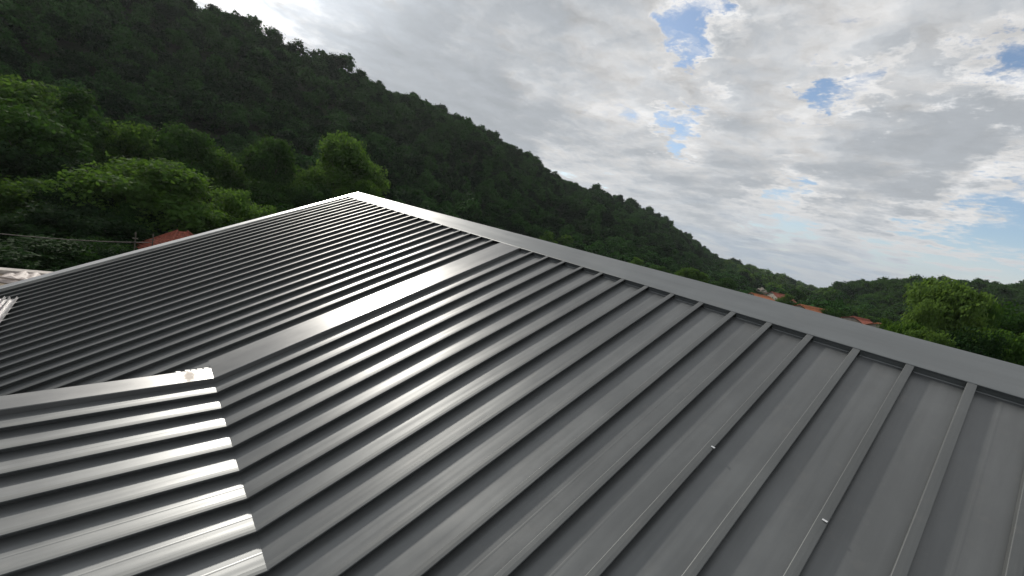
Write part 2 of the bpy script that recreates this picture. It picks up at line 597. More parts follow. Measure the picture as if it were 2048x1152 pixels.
# far part of the slope runs on straight, past the fold, to its own eave
FAR_END = -6.95
far_vs = [4.92 + 0.18] + [k * S for k in range(18, 38)]
edges = [4.80] + far_vs + [11.40]
for i in range(len(edges) - 1):
    v0, v1 = edges[i], edges[i + 1]
    p = strip_profile_mesh(PM, 0.02, FAR_END, pan_profile(v0, v1), 'roof_panel', M_PAN, house, cap=False, nst=7)
    if i > 0:
        strip_profile_mesh(PM, 0.004, FAR_END + random.uniform(0, 0.01), rib_profile(v0), 'standing_seam', M_RIB, p, nst=8, jig=0.0012)

# upstand closures between the ribs under the ridge trim
cv = sorted([k * S for k in near_ks] + [4.465])
for a, b in list(zip(cv[:-1], cv[1:])) + list(zip(edges[1:-1], edges[2:])):
    mb = MB(HORG)
    prof = [(-0.012, -H + 0.001), (-0.006, -H + 0.005), (-0.001, -0.004), (0.012, -0.003)]
    mb.sweep(lambda i: [PM(u, (a + 0.0235, b - 0.0235)[i], w_) for u, w_ in prof], range(2), cap=False)
    mb.build('ridge_closure', M_TRIM, house)

# ridge trim: two folded sheets lapping at the strip
def ridge_trim(va, vb, lift):
    mb = MB(HORG)
    wd = 0.375
    pr = [PM(-0.004, 0, -0.014), PM(-0.006, 0, 0.0015), PM(0.0, 0, 0.004), PM(wd - 0.006, 0, 0.005), PM(wd, 0, 0.0045)]
    pk = pr[-1]
    pr += [pk + Vector((0.004, 0, -0.003)), pk + Vector((0.30, 0, -0.155)), pk + Vector((0.302, 0, -0.175))]
    n = 14
    mb.sweep(lambda i: [Vector((q.x, va + (vb - va) * i / n, q.z + lift + 0.0006 * math.sin(i * 2.1))) for q in pr], range(n + 1), cap=False)
    return mb.build('ridge_cap', M_TRIM, house)
ridge_trim(-3.4, 4.985, 0.0012)
ridge_trim(4.94, 11.62, 0.0)

# broad strip that edges the near part: main slope, fold, low slope
def edge_strip():
    mb = MB(HORG)
    up = [(4.463, -H + 0.001), (4.462, -0.003), (4.466, 0.0015), (4.895, 0.0015), (4.90, -0.002), (4.901, -H)]
    n = 10
    mb.sweep(lambda i: [PM(0.0015 + (UK + 0.004) * i / n, v, w_ + (0.0004 * math.sin(i * 1.7))) for v, w_ in up], range(n + 1), cap=False)
    mb.build('verge_cap', M_TRIM_UP, house)
    mb = MB(HORG)
    lo = [(4.463, -H + 0.001), (4.4625, -0.003), (4.466, 0.0035), (4.700, 0.0035), (4.705, -0.001), (4.706, -0.16)]
    mb.sweep(lambda i: [PL(0.035 + (LOW_END - 0.035) * i / n, v, w_) for v, w_ in lo], range(n + 1), cap=False)
    mb.build('verge_cap', M_VERGE_LOW, house)
def verge_low_mat():
    m = M_TRIM_UP.copy()
    m.name = 'stained_verge_metal'
    t = NT(m.node_tree)
    bs = t.n['Principled BSDF']
    co = t.node('ShaderNodeTexCoord').outputs['Object']
    # a brown drip stain near the fold
    c = PL(-0.17, 4.58, 0) - Vector(HORG)
    v = t.vmath('SUBTRACT', co, tuple(c))
    v = t.vmath('MULTIPLY', v, (14, 5.5, 5))
    wob = t.noise(co, 30, 4, 0.6)
    r = t.math('ADD', t.vmath('LENGTH', v), t.math('MULTIPLY', wob, 0.9))
    mask = t.ramp(r, 0.75, 1.35, 0.55, 0.0)
    oldc = bs.inputs['Base Color'].links[0].from_socket
    t.put(bs.inputs['Base Color'], t.mix(mask, oldc, c4(0.16, 0.12, 0.09)))
    oldr = bs.inputs['Roughness'].links[0].from_socket
    t.put(bs.inputs['Roughness'], t.math('ADD', oldr, t.math('MULTIPLY', mask, 0.45)))
    return m
M_VERGE_LOW = verge_low_mat()
edge_strip()
# sealant blobs along the end of the broad strip at the fold
for i in range(5):
    mb = MB(HORG)
    c = PL(-0.02 - 0.055 * i + random.uniform(-0.01, 0.01), 4.712 + random.uniform(-0.004, 0.006), -0.004)
    mb.box(c, (0.022, 0.012 + random.uniform(0, 0.006), 0.008))
    mb.build('sealant', M_TRIM, house, bevel=0.004)

# verge trim on the far edge of the roof
mb = MB(HORG)
pr = [(11.378, -H + 0.002), (11.379, -0.008), (11.382, -0.001), (11.388, 0.001), (11.50, 0.022), (11.506, 0.020), (11.508, -0.20)]
n = 16
mb.sweep(lambda i: [PM(0.34 + (FAR_END - 0.36) * i / n, v, w_ + 0.0009 * math.sin(i * 1.3)) for v, w_ in pr], range(n + 1), cap=False)
mb.build('verge_cap', M_EDGE_GLARE, house)

# far slope of the roof (behind the ridge), walls, eaves
mb = MB(HORG)
pk = PM(0.40, 0, -0.05)
def BK(t, v, w_):
    return Vector((pk.x + t * ca + w_ * sa, v, pk.z - t * sa + w_ * ca))
mb.sweep(lambda i: [BK((0.02, 6.5)[i], v, w_) for v, w_ in [(-3.3, 0), (11.55, 0)]], range(2), cap=False)
mb.build('rear_slope', M_PAN, house)
mb = MB(HORG)
for k in range(-10, 38):
    mb.sweep(lambda i: [BK((0.30, 6.45)[i], v, w_ + H) for v, w_ in rib_profile(k * S)[::2]], range(2), cap=True)
rs_ = mb.build('standing_seam', M_RIB, house)
rs_['kind'] = 'stuff'

def wall(x0, x1, y0, y1, z0, z1):
    mb = MB(HORG)
    mb.box(((x0 + x1) / 2, (y0 + y1) / 2, (z0 + z1) / 2), ((x1 - x0) / 2, (y1 - y0) / 2, (z1 - z0) / 2))
    return mb.build('wall', M_WALL, house)
lowx = PL(LOW_END, 0, 0).x
farx = PM(FAR_END, 0, 0).x
wall(lowx + 0.3, -2.9, -3.1, 4.44, -1.5, PL(LOW_END, 0, 0).z - 0.12)
wall(farx + 0.5, 5.2, 4.62, 11.30, -6.0, PM(FAR_END, 0, 0).z - 0.05)
# gable infill of both ends and the cheek wall below the broad strip
for y0, y1, ulow in ((11.22, 11.30, FAR_END + 0.4), (-3.1, -3.02, UK)):
    a = PM(ulow, 0, -0.12)
    b = PM(0.3, 0, -0.12)
    c = BK(6.0, 0, -0.12)
    pts = [Vector((a.x, y0, a.z)), Vector((b.x, y0, b.z)), Vector((c.x, y0, c.z)), Vector((c.x, y0, -6)), Vector((a.x, y0, -6))]
    mb = MB(HORG)
    q = pts + [Vector((p.x, y1, p.z)) for p in pts]
    nn = 5
    mb.add(q, [tuple(range(nn)), tuple(reversed(range(nn, 2 * nn)))] + [(i, (i + 1) % nn, nn + (i + 1) % nn, nn + i) for i in range(nn)])
    mb.build('gable_wall', M_WALL, house)
mb = MB(HORG)
tri = [PL(0.0, 0, -0.05), PL(LOW_END, 0, -0.05), Vector((PL(LOW_END, 0, 0).x, 0, PM(-7.2, 0, 0).z)), PM(UK, 0, -0.06)]
q = [Vector((p.x, 4.62, p.z)) for p in tri] + [Vector((p.x, 4.69, p.z)) for p in tri]
mb.add(q, [(0, 1, 2, 3), (7, 6, 5, 4)] + [(i, (i + 1) % 4, 4 + (i + 1) % 4, 4 + i) for i in range(4)])
mb.build('cheek_wall', M_TRIM, house)
# gutters
mb = MB(HORG)
g = PM(FAR_END, 0, -0.06)
mb.sweep(lambda i: [Vector((g.x + dx, (4.75, 11.5)[i], g.z + dz)) for dx, dz in [(0.02, 0.0), (0.01, -0.09), (-0.05, -0.12), (-0.11, -0.08), (-0.12, 0.02), (-0.11, 0.02), (-0.10, -0.07), (-0.05, -0.105), (0.0, -0.08)]], range(2), cap=False)
mb.build('gutter', M_TRIM, house)
# two bright rivets that hold seam clips on the nearest ribs
def rivet_at(u, v):
    mb = MB(HORG)
    rot = Matrix.Rotation(-PITCH, 3, 'Y')
    mb.box(PM(u, v, 0.003), (0.005, 0.011, 0.003), rot)
    mb.box(PM(u - 0.004, v - 0.006, 0.0065), (0.004, 0.004, 0.002), rot)
    return mb.build('seam_clip', M_ALU, house, bevel=0.001)
rivet_at(-1.55, 0.88)
rivet_at(-1.62, 0.29)

# pale channels lying across the low end of the far seams
chn = 'pale metal channels on the roof'
chan = [(-6.03, 10.16, 'pale grey metal channel across the roof seams, nearest the ridge of three'),
        (-6.14, 10.30, 'pale grey metal channel across the roof seams, middle of three'),
        (-6.24, 10.45, 'pale grey metal channel across the roof seams, lowest of three')]
for i, (u, v1, lab) in enumerate(chan):
    o0 = PM(u, 7.6, 0.0)
    mb = MB(o0)
    hw = (0.042, 0.030, 0.034)[i]
    pr = [(-hw, 0.001), (-hw, 0.032), (-hw + 0.003, 0.032), (-hw + 0.003, 0.005), (hw - 0.003, 0.005), (hw - 0.003, 0.036), (hw, 0.036), (hw, 0.001)]
    st = [5.6, 7.5, 9.0, v1]
    sk = [0.03, 0.01, 0.0, 0.012 * (i - 1)]
    mb.sweep(lambda j: [PM(u + du + sk[j], st[j], w_ + 0.002) for du, w_ in pr], range(4), cap=True)
    tag(mb.build('metal_channel', M_PALE), lab, 'metal channel', chn)

# ------------------------------------------------------------------ foliage
def leaf_mesh(name, seed, lobes, n_cl, per, leaf, cl_r, mat, flat=0.75, gap=0.0):
    """crown of many small leaf faces: clusters sit in and on the lobes (x, y, z, rx, ry, rz)"""
    rg = np.random.default_rng(seed)
    lb = np.array(lobes, float)
    vol = (lb[:, 3] * lb[:, 4] * lb[:, 5]) ** (2 / 3)
    pick = rg.choice(len(lb), n_cl, p=vol / vol.sum())
    d = rg.normal(size=(n_cl, 3))
    d /= np.linalg.norm(d, axis=1)[:, None]
    d[:, 2] = np.where(d[:, 2] < -0.25, -d[:, 2], d[:, 2])
    rad = rg.uniform(0.45, 1.0, n_cl) ** 0.45 * rg.uniform(0.88, 1.0, n_cl)
    c = lb[pick, :3] + d * rad[:, None] * lb[pick, 3:]
    n = n_cl * per
    off = np.clip(rg.normal(size=(n, 3)), -1.7, 1.7) * cl_r * 0.5
    off[:, 2] *= flat
    size_cl = np.repeat(rg.uniform(0.6, 1.35, n_cl), per)[:, None]
    p = np.repeat(c, per, 0) + off * size_cl
    nor = np.repeat(d, per, 0) * 0.8 + rg.normal(size=(n, 3)) * 0.75 + np.array([0, 0, 0.45])
    nor /= np.linalg.norm(nor, axis=1)[:, None]
    a = np.cross(nor, rg.normal(size=(n, 3)))
    a /= np.linalg.norm(a, axis=1)[:, None]
    b = np.cross(nor, a)
    L = leaf * rg.uniform(0.6, 1.3, n)[:, None]
    Wd = L * rg.uniform(0.45, 0.75, n)[:, None]
    dr = nor * L * 0.22
    q = np.stack([p - a * L, p - b * Wd + dr, p + a * L, p + b * Wd + dr], 1).reshape(-1, 3)
    me = bpy.data.meshes.new(name)
    me.vertices.add(4 * n)
    me.vertices.foreach_set('co', q.astype(np.float32).ravel())
    me.loops.add(4 * n)
    me.loops.foreach_set('vertex_index', np.arange(4 * n, dtype=np.int32))
    me.polygons.add(n)
    me.polygons.foreach_set('loop_start', np.arange(0, 4 * n, 4, dtype=np.int32))
    me.polygons.foreach_set('loop_total', np.full(n, 4, np.int32))
    me.update(calc_edges=True)
    me.validate()
    me.materials.append(mat)
    return me

def lobes_round(seed, r, h, base, n=13, spread=0.62):
    rg = random.Random(seed)
    out_ = [(0, 0, base + (h - base) * 0.5, r * 0.72, r * 0.72, (h - base) * 0.44)]
    for i in range(n):
        a = 2 * math.pi * (i * 0.618 + rg.uniform(-0.05, 0.05))
        t = rg.uniform(0.18, 0.86)
        rr = r * spread * (math.sqrt(max(0.0, 1 - (max(0.0, t - 0.45) / 0.56) ** 2)) if t > 0.45 else 0.72 + 0.6 * t) * rg.uniform(0.78, 1.15)
        s = r * rg.uniform(0.26, 0.44)
        out_.append((rr * math.cos(a), rr * math.sin(a), base + (h - base) * t, s, s, s * 0.8))
    out_.append((rg.uniform(-.1, .1) * r, rg.uniform(-.1, .1) * r, h - r * 0.34, r * 0.46, r * 0.46, r * 0.34))
    return out_

def lobes_spire(seed, r, h, base):
    rg = random.Random(seed)
    out_ = []
    for i in range(16):
        t = i / 15
        rr = r * (1 - t) ** 0.75 * 0.55
        a = i * 2.4
        s = r * (0.42 - 0.26 * t) * rg.uniform(0.8, 1.2)
        out_.append((rr * math.cos(a), rr * math.sin(a), base + (h - base) * (0.08 + 0.88 * t), s, s, s))
    return out_

def trunk_mesh(name, seed, lobes, base, r0):
    rg = random.Random(seed)
    mb = MB()
    top = max(l[2] for l in lobes)
    mid = (rg.uniform(-.2, .2), rg.uniform(-.2, .2), base)
    mb.tube([(0, 0, -0.6), (mid[0] * .4, mid[1] * .4, base * 0.5), mid, (mid[0] * 1.4, mid[1] * 1.2, top * 0.85)], [r0 * 1.25, r0, r0 * 0.8, r0 * 0.2], 7)
    for l in lobes[1:9]:
        s = base * rg.uniform(0.75, 1.1)
        mb.tube([(mid[0] * .8, mid[1] * .8, s), (l[0] * 0.45, l[1] * 0.45, s + (l[2] - s) * 0.6), (l[0] * 0.9, l[1] * 0.9, l[2])], [r0 * 0.45, r0 * 0.28, r0 * 0.08], 5)
    me = bpy.data.meshes.new(name)
    me.from_pydata([tuple(v) for v in mb.v], [], mb.f)
    me.shade_smooth()
    me.materials.append(M_BARK)
    return me

BASE_R, BASE_H = 4.0, 11.0
KINDS = {}
def make_kind(key, mats, seed, spire=False, leaf=0.125, n_cl=190, per=110, base=3.0, cl_r=0.72):
    lb = lobes_spire(seed, BASE_R, BASE_H, base) if spire else lobes_round(seed, BASE_R, BASE_H, base)
    tm = trunk_mesh('trunk', seed, lb, base + 0.6, 0.24)
    me = leaf_mesh('crown', seed, lb, n_cl, per, leaf, cl_r, mats)
    KINDS[key] = (me, tm)
make_kind('round_a', M_LEAF_NEAR, 3)
make_kind('round_b', M_LEAF_NEAR, 8, n_cl=210)
make_kind('dark_a', M_LEAF_DARK, 15, base=2.0)
make_kind('dark_b', M_LEAF_DARK, 16, base=1.6)
make_kind('spire', M_LEAF_NEAR, 21, spire=True, base=1.5)
make_kind('bright_a', M_LEAF_BRIGHT, 33, leaf=0.12, n_cl=230, per=100, cl_r=0.66)
make_kind('bright_b', M_LEAF_BRIGHT, 36, leaf=0.13, n_cl=170, cl_r=0.8)
make_kind('pale', M_LEAF_PALE, 61, leaf=0.13, n_cl=190, per=105, cl_r=0.62)
make_kind('fresh_c', M_LEAF_BRIGHT, 41, leaf=0.13, n_cl=190, per=100, cl_r=0.75, base=2.0)

_trn = random.Random(77)
SPOTS = []
def plant(kind, px, py, dist, width, label, cat='tree', group=None, name='tree', fixed_h=None):
    p = at(px, py, dist)
    z = float(terrain(p.x, p.y))
    h = p.z - z
    if fixed_h:
        z = p.z - fixed_h
        h = fixed_h
    t = thing(name, label, cat, (p.x, p.y, z), group)
    me, tm = KINDS[kind]
    c = bpy.data.objects.new('crown', me)
    k = bpy.data.objects.new('trunk', tm)
    for o in (c, k):
        COL.objects.link(o)
        o.parent = t
    t.rotation_euler = (0, 0, _trn.uniform(0, 6.28))
    s = width * (1.15 if group == G1 else 1.0) / (2 * BASE_R)
    t.scale = (s, s, h / BASE_H)
    SPOTS.append((p.x, p.y, width / 2))
    return t

G1 = 'trees in the hollow beyond the far roof edge'
G2 = 'trees behind the right end of the ridge trim'
L_ = [
    ('fresh_c', 40, 158, 50, 10.0, 'tall mid green tree at the left frame edge, highest of the hollow trees'),
    ('spire', 165, 192, 47, 8.5, 'pointed mid green tree beside the tall tree at the left edge'),
    ('round_a', 110, 225, 43, 8.0, 'broad dull green tree in front of the pointed tree at left'),
    ('fresh_c', 262, 246, 46, 6.5, 'green tree with knobbly top behind the rim lit dome tree, left one of the row'),
    ('round_b', 345, 250, 47, 7.5, 'green tree with knobbly top behind the rim lit dome tree, middle of the row'),
    ('bright_b', 425, 296, 49, 5.8, 'green tree with sunlit right edge standing before the dark hillside'),
    ('bright_a', 312, 318, 35, 8.2, 'dome shaped tree with bright yellow green sunlit rim at left'),
    ('round_a', 215, 345, 37, 5.5, 'smaller sunlit tree on the left shoulder of the rim lit dome tree'),
    ('bright_b', 8, 358, 34, 5.5, 'sunlit bright green tree cut by the left frame edge'),
    ('dark_a', 75, 300, 40, 7.5, 'dark shaded tree below the tall tree at the left edge'),
    ('dark_b', 130, 372, 33, 4.0, 'small dark tree with a pale tip left of the rim lit dome tree'),
    ('round_b', 545, 279, 52, 7.2, 'tall green tree with pointed top left of the round bright tree'),
    ('round_a', 478, 312, 52, 6.0, 'lower green tree at the left side of the pointed top tree'),
    ('bright_a', 703, 272, 52, 8.4, 'large round bright green tree above the far roof corner'),
    ('bright_b', 625, 338, 48, 5.0, 'small bright green tree tucked left of the large round tree'),
    ('fresh_c', 462, 378, 37, 5.6, 'pale green rounded tree right of the rim lit dome tree'),
    ('round_b', 560, 372, 45, 6.5, 'mid green tree behind the far roof edge below the pointed top tree'),
    ('fresh_c', 520, 410, 38, 5.0, 'low fresh green tree just above the far roof edge'),
    ('round_a', 640, 372, 46, 5.5, 'mid green tree just behind the far roof edge left of the corner'),
    ('bright_b', 742, 369, 42, 2.6, 'small yellow green bush top right behind the far roof corner'),
    ('fresh_c', 688, 377, 43, 2.6, 'small yellow green bush top left behind the far roof corner'),
    ('dark_b', 55, 432, 31, 6.5, 'dark bushy tree above the cable at the left frame edge'),
    ('dark_a', 195, 425, 31, 6.0, 'dark bushy tree above the middle of the cable'),
    ('round_b', 245, 408, 31.5, 2.4, 'small yellow green tree top left of the red roof'),
    ('dark_a', 300, 395, 34, 6.0, 'dark tree behind the red roof, under the rim lit dome tree'),
    ('fresh_c', 432, 425, 33, 4.8, 'pale green tree right of the red roof, above the roof edge'),
    ('dark_b', 110, 478, 27, 5.5, 'dark shrubby tree below the cable, above the pale terrace'),
    ('dark_a', 12, 490, 27, 5.0, 'dark shrub at the left frame edge below the cable'),
    ('round_a', 195, 478, 27.5, 3.6, 'grey green shrub below the cable near the two posts'),
    ('dark_b', 240, 500, 26, 3.2, 'low dark shrub just above the far roof edge, left of the posts'),
]
for k, px, py, d_, wd, lab in L_:
    plant(k, px, py, d_, wd, lab, group=G1)
R_L = [
    ('pale', 1912, 569, 36, 5.4, 'large sunlit tree with pale tips rising behind the right end of the ridge'),
    ('pale', 1858, 606, 34, 2.4, 'smaller crown on the left side of the large sunlit tree'),
    ('fresh_c', 1976, 594, 38, 4.0, 'shaded green tree on the right side of the large sunlit tree'),
    ('bright_b', 1806, 648, 27, 2.2, 'low yellow green tree left below the large sunlit tree'),
    ('pale', 1858, 664, 25, 2.6, 'low pale flowering shrub tree directly below the large sunlit tree'),
    ('dark_a', 1950, 668, 26, 3.2, 'dark green tree below the large sunlit tree near the ridge'),
    ('bright_a', 2046, 668, 28, 3.6, 'bright green tree cut by the right frame edge'),
    ('round_a', 2035, 615, 44, 6.5, 'mid green tree behind the bright tree at the right frame edge'),
    ('fresh_c', 1782, 642, 60, 4.2, 'green tree right of the pink stone house'),
    ('round_a', 1684, 622, 100, 7.0, 'olive green tree between the orange roof and the pink stone house'),
    ('dark_a', 1668, 630, 80, 3.5, 'small dark tree at the right end of the orange roof'),
    ('fresh_c', 1580, 590, 150, 7.0, 'dark green tree behind the left end of the orange roof'),
    ('round_b', 1600, 580, 190, 9.0, 'green tree in the saddle left of the right hill'),
    ('bright_b', 1378, 537, 100, 6.0, 'yellow green tree above the ridge trim, left one of two'),
    ('bright_a', 1404, 545, 100, 5.0, 'yellow green tree above the ridge trim, right one of two'),
    ('fresh_c', 1278, 517, 95, 6.0, 'yellow green tree peeping over the ridge trim further left'),
    ('round_a', 1325, 533, 98, 6.0, 'mid green tree peeping over the ridge trim'),
    ('round_b', 1455, 556, 120, 7.0, 'mid green tree over the ridge trim right of the yellow green pair'),
]
for k, px, py, d_, wd, lab in R_L:
    plant(k, px, py, d_, wd, lab, group=G2)

# lone trees that stand out on the skyline of the big hill
make_kind('crest', M_LEAF_DARK, 52, leaf=0.5, n_cl=26, per=14, base=5.5, cl_r=1.3)
for px, py, wd, lab in [(483, 30, 4.5, 'small dark tree on the skyline near the bright cloud gap'), (598, 84, 5.0, 'dark tree on the top of the skyline knoll'),
                        (653, 106, 2.6, 'thin dark tree on the skyline, left of three'), (664, 110, 3.2, 'thin dark tree on the skyline, middle of three'),
                        (680, 117, 3.4, 'thin dark tree on the skyline, right of three'), (1110, 342, 3.0, 'thin dark tree at the step in the skyline')]:
    az = math.degrees(math.atan2(ray(px, py).x, ray(px, py).y))
    plant('crest', px, py, float(np.interp(az, A_RZ, A_R)) - 2, wd, lab, group='lone trees on the hill skyline', name='skyline_tree')

# the wood on the hillsides: one mass of small crowns
SRC = bpy.data.collections.new('wood_crowns')
SRC_SCRUB = bpy.data.collections.new('scrub_crowns')
SRC_MID = bpy.data.collections.new('mid_crowns')
for i in range(6):
    sd = 100 + i
    if i == 5:
        lb = lobes_spire(sd, 3.0, 8.0, 0.5)
    else:
        lb = lobes_round(sd, 3.4, 7.0 + 0.4 * i, 0.6, n=9)
    me = leaf_mesh('wood_crown', sd, lb, 120, 15, 0.34, 0.95, M_LEAF_WOOD)
    SRC.objects.link(bpy.data.objects.new('wood_crown_%d' % i, me))
    m2 = me.copy()
    m2.materials.clear()
    m2.materials.append(M_LEAF_BRIGHT)
    SRC_SCRUB.objects.link(bpy.data.objects.new('scrub_crown_%d' % i, m2))
    m3 = me.copy()
    m3.materials.clear()
    m3.materials.append(M_LEAF_NEAR)
    SRC_MID.objects.link(bpy.data.objects.new('mid_crown_%d' % i, m3))

def scatter_wood(name, label, src, rings, seed):
    rg = np.random.default_rng(seed)
    pts, scl, rot, idx = [], [], [], []
    def ring(az0, az1, r0, rfun, sp, ms):
        """jittered grid in plan"""
        n = 0
        rmax = max(rfun(a) for a in np.linspace(az0, az1, 40))
        gx = np.arange(CAM.x - rmax, CAM.x + rmax, sp)
        gy = np.arange(CAM.y - rmax * 0.4, CAM.y + rmax, sp)
        X, Y = np.meshgrid(gx, gy)
        X = (X + rg.uniform(-.48, .48, X.shape) * sp).ravel()
        Y = (Y + rg.uniform(-.48, .48, Y.shape) * sp).ravel()
        r = np.hypot(X - CAM.x, Y - CAM.y)
        az = np.degrees(np.arctan2(X - CAM.x, Y - CAM.y))
        lim = np.interp(az, np.linspace(az0, az1, 200), [rfun(a) for a in np.linspace(az0, az1, 200)])
        ok = (az > az0) & (az < az1) & (r > r0) & (r < lim)
        X, Y, r = X[ok], Y[ok], r[ok]
        Z = terrain(X, Y)
        for x, y, z, rr in zip(X, Y, Z, r):
            if rr < 62 and any((x - a) ** 2 + (y - b) ** 2 < (q + 1.0) ** 2 for a, b, q in SPOTS):
                continue
            pts.append((x, y, z - 0.4))
            s = float(np.clip(rg.normal(1.0, 0.18), 0.55, 1.5))
            s *= ms
            scl.append((s * rg.uniform(0.85, 1.15), s * rg.uniform(0.85, 1.15), s * rg.uniform(0.75, 1.15)))
            rot.append(rg.uniform(0, 6.28))
            idx.append(int(rg.integers(0, 5)))
    for q in rings:
        ring(*q)
    n = len(pts)
    me = bpy.data.meshes.new(name)
    me.from_pydata(pts, [], [])
    a = me.attributes.new('scl', 'FLOAT_VECTOR', 'POINT')
    a.data.foreach_set('vector', np.array(scl, np.float32).ravel())
    a = me.attributes.new('rot', 'FLOAT', 'POINT')
    a.data.foreach_set('value', np.array(rot, np.float32))
    a = me.attributes.new('idx', 'INT', 'POINT')
    a.data.foreach_set('value', np.array(idx, np.int32))
    o = bpy.data.objects.new(name, me)
    COL.objects.link(o)
    o['kind'] = 'stuff'
    o['label'] = label
    ng = bpy.data.node_groups.new('wood', 'GeometryNodeTree')
    ng.interface.new_socket('Geometry', in_out='INPUT', socket_type='NodeSocketGeometry')
    ng.interface.new_socket('Geometry', in_out='OUTPUT', socket_type='NodeSocketGeometry')
    N = ng.nodes
    gi, go = N.new('NodeGroupInput'), N.new('NodeGroupOutput')
    mp = N.new('GeometryNodeMeshToPoints')
    ci = N.new('GeometryNodeCollectionInfo')
    ci.inputs['Collection'].default_value = src
    ci.inputs['Separate Children'].default_value = True
    ci.inputs['Reset Children'].default_value = True
    ip = N.new('GeometryNodeInstanceOnPoints')
    ip.inputs['Pick Instance'].default_value = True
    def attr(nm, ty):
        a_ = N.new('GeometryNodeInputNamedAttribute')
        a_.data_type = ty
        a_.inputs['Name'].default_value = nm
        return a_.outputs['Attribute']
    cx = N.new('ShaderNodeCombineXYZ')
    ng.links.new(attr('rot', 'FLOAT'), cx.inputs[2])
    ng.links.new(gi.outputs[0], mp.inputs['Mesh'])
    ng.links.new(mp.outputs[0], ip.inputs['Points'])
    ng.links.new(ci.outputs[0], ip.inputs['Instance'])
    ng.links.new(attr('idx', 'INT'), ip.inputs['Instance Index'])
    ng.links.new(cx.outputs[0], ip.inputs['Rotation'])
    ng.links.new(attr('scl', 'FLOAT_VECTOR'), ip.inputs['Scale'])
    ng.links.new(ip.outputs[0], go.inputs[0])
    md = o.modifiers.new('wood', 'NODES')
    md.node_group = ng
    print('wood crowns', n)
fA = lambda a: float(np.interp(a, A_RZ, A_R)) + 8
scatter_wood('hillside_wood', 'dark green wood covering the hillsides behind the roof', SRC,
             [(-80, -16, 54, fA, 4.5, 0.75), (-16, 50, 50, fA, 2.6, 0.55), (50, 66, 75, fA, 3.6, 0.72), (66, 82, 100, fA, 6.0, 0.9)], 9)
scatter_wood('right_hill_wood', 'mid green wood covering the low rounded hill at the right', SRC_MID, [(76, 112, 100, lambda a: 358.0, 4.4, 0.85)], 29)
scatter_wood('hillside_scrub', 'lighter green scrub on the far low slopes above the ridge trim', SRC_SCRUB,
             [(67.5, 79, 230, fA, 7.5, 0.95), (44, 72, 62, lambda a: 105.0, 6.5, 0.62), (70, 96, 60, lambda a: 130.0, 8.0, 0.7)], 19)

# ------------------------------------------------------------------ far houses
def tile_slope(mb, p0, p1, down, rows, period=0.26):
    """rows of barrel tiles between ridge ends p0, p1 running down the vector 'down'"""
    p0, p1, down = Vector(p0), Vector(p1), Vector(down)
    ax = (p1 - p0)
    L = ax.length
    ax.normalize()
    nrm = ax.cross(down).normalized()
    if nrm.z < 0:
        nrm = -nrm
    n = int(L / period * 4)
    for r in range(rows):
        a, b = r / rows, (r + 1.06) / rows
        row = []
        for t, lift in ((a, 0.0), (b, 0.035)):
            row.append([p0 + ax * (L * i / n) + down * t + nrm * (0.05 * math.sin(i * math.pi / 2 + r) + lift) for i in range(n + 1)])
        k = len(mb.v)
        mb.v += [v - mb.o for v in row[0] + row[1]]
        mb.f += [(k + i, k + i + 1, k + n + 2 + i, k + n + 1 + i) for i in range(n)]

def far_house(name, label, ridge_px, dist, az_turn, length, depth, rise, wall_h, tile, wallm, group=None, chimney=True):
    p = at(ridge_px[0], ridge_px[1], dist)
    t = thing(name, label, 'house', (p.x, p.y, p.z - rise - wall_h), group)
    t.rotation_euler = (0, 0, az_turn)
    e = wall_h
    mb = MB()
    hx, hy = length / 2 - 0.35, depth / 2 - 0.4
    pts = [(-hx, -hy, -3), (hx, -hy, -3), (hx, hy, -3), (-hx, hy, -3), (-hx, -hy, e), (hx, -hy, e), (hx, hy, e), (-hx, hy, e), (-hx, 0, e + rise * 0.93), (hx, 0, e + rise * 0.93)]
    mb.add(pts, [(0, 1, 5, 4), (2, 3, 7, 6), (1, 2, 6, 9, 5), (3, 0, 4, 8, 7), (0, 3, 2, 1)])
    mb.build('wall', wallm, t)
    mb = MB()
    rows = max(6, int(depth / 0.7))
    for s in (-1, 1):
        tile_slope(mb, (-length / 2, 0, e + rise), (length / 2, 0, e + rise), (0, s * depth / 2, -rise - 0.1), rows)
    rf = mb.build('roof', tile, t)
    mb = MB()
    mb.tube([(-length / 2, 0, e + rise + 0.03), (0, 0, e + rise + 0.02), (length / 2, 0, e + rise + 0.03)], 0.13, 6)
    mb.build('ridge_tile', tile, rf)
    if chimney:
        mb = MB()
        mb.box((length * 0.27, depth * 0.14, e + rise), (0.28, 0.28, 0.75))
        mb.box((length * 0.27, depth * 0.14, e + rise + 0.78), (0.36, 0.36, 0.05))
        mb.build('chimney', wallm, rf)
    for x in (-length * 0.28, 0.0, length * 0.28):
        for s in (-1, 1):
            mb = MB()
            mb.box((x, s * (hy + 0.02), e - 1.1), (0.5, 0.05, 0.62))
            wn = mb.build('window', M_POST, t)
            mb = MB()
            mb.box((x, s * (hy + 0.05), e - 1.1), (0.42, 0.035, 0.54))
            mb.build('pane', M_GLASS, wn)
    return t

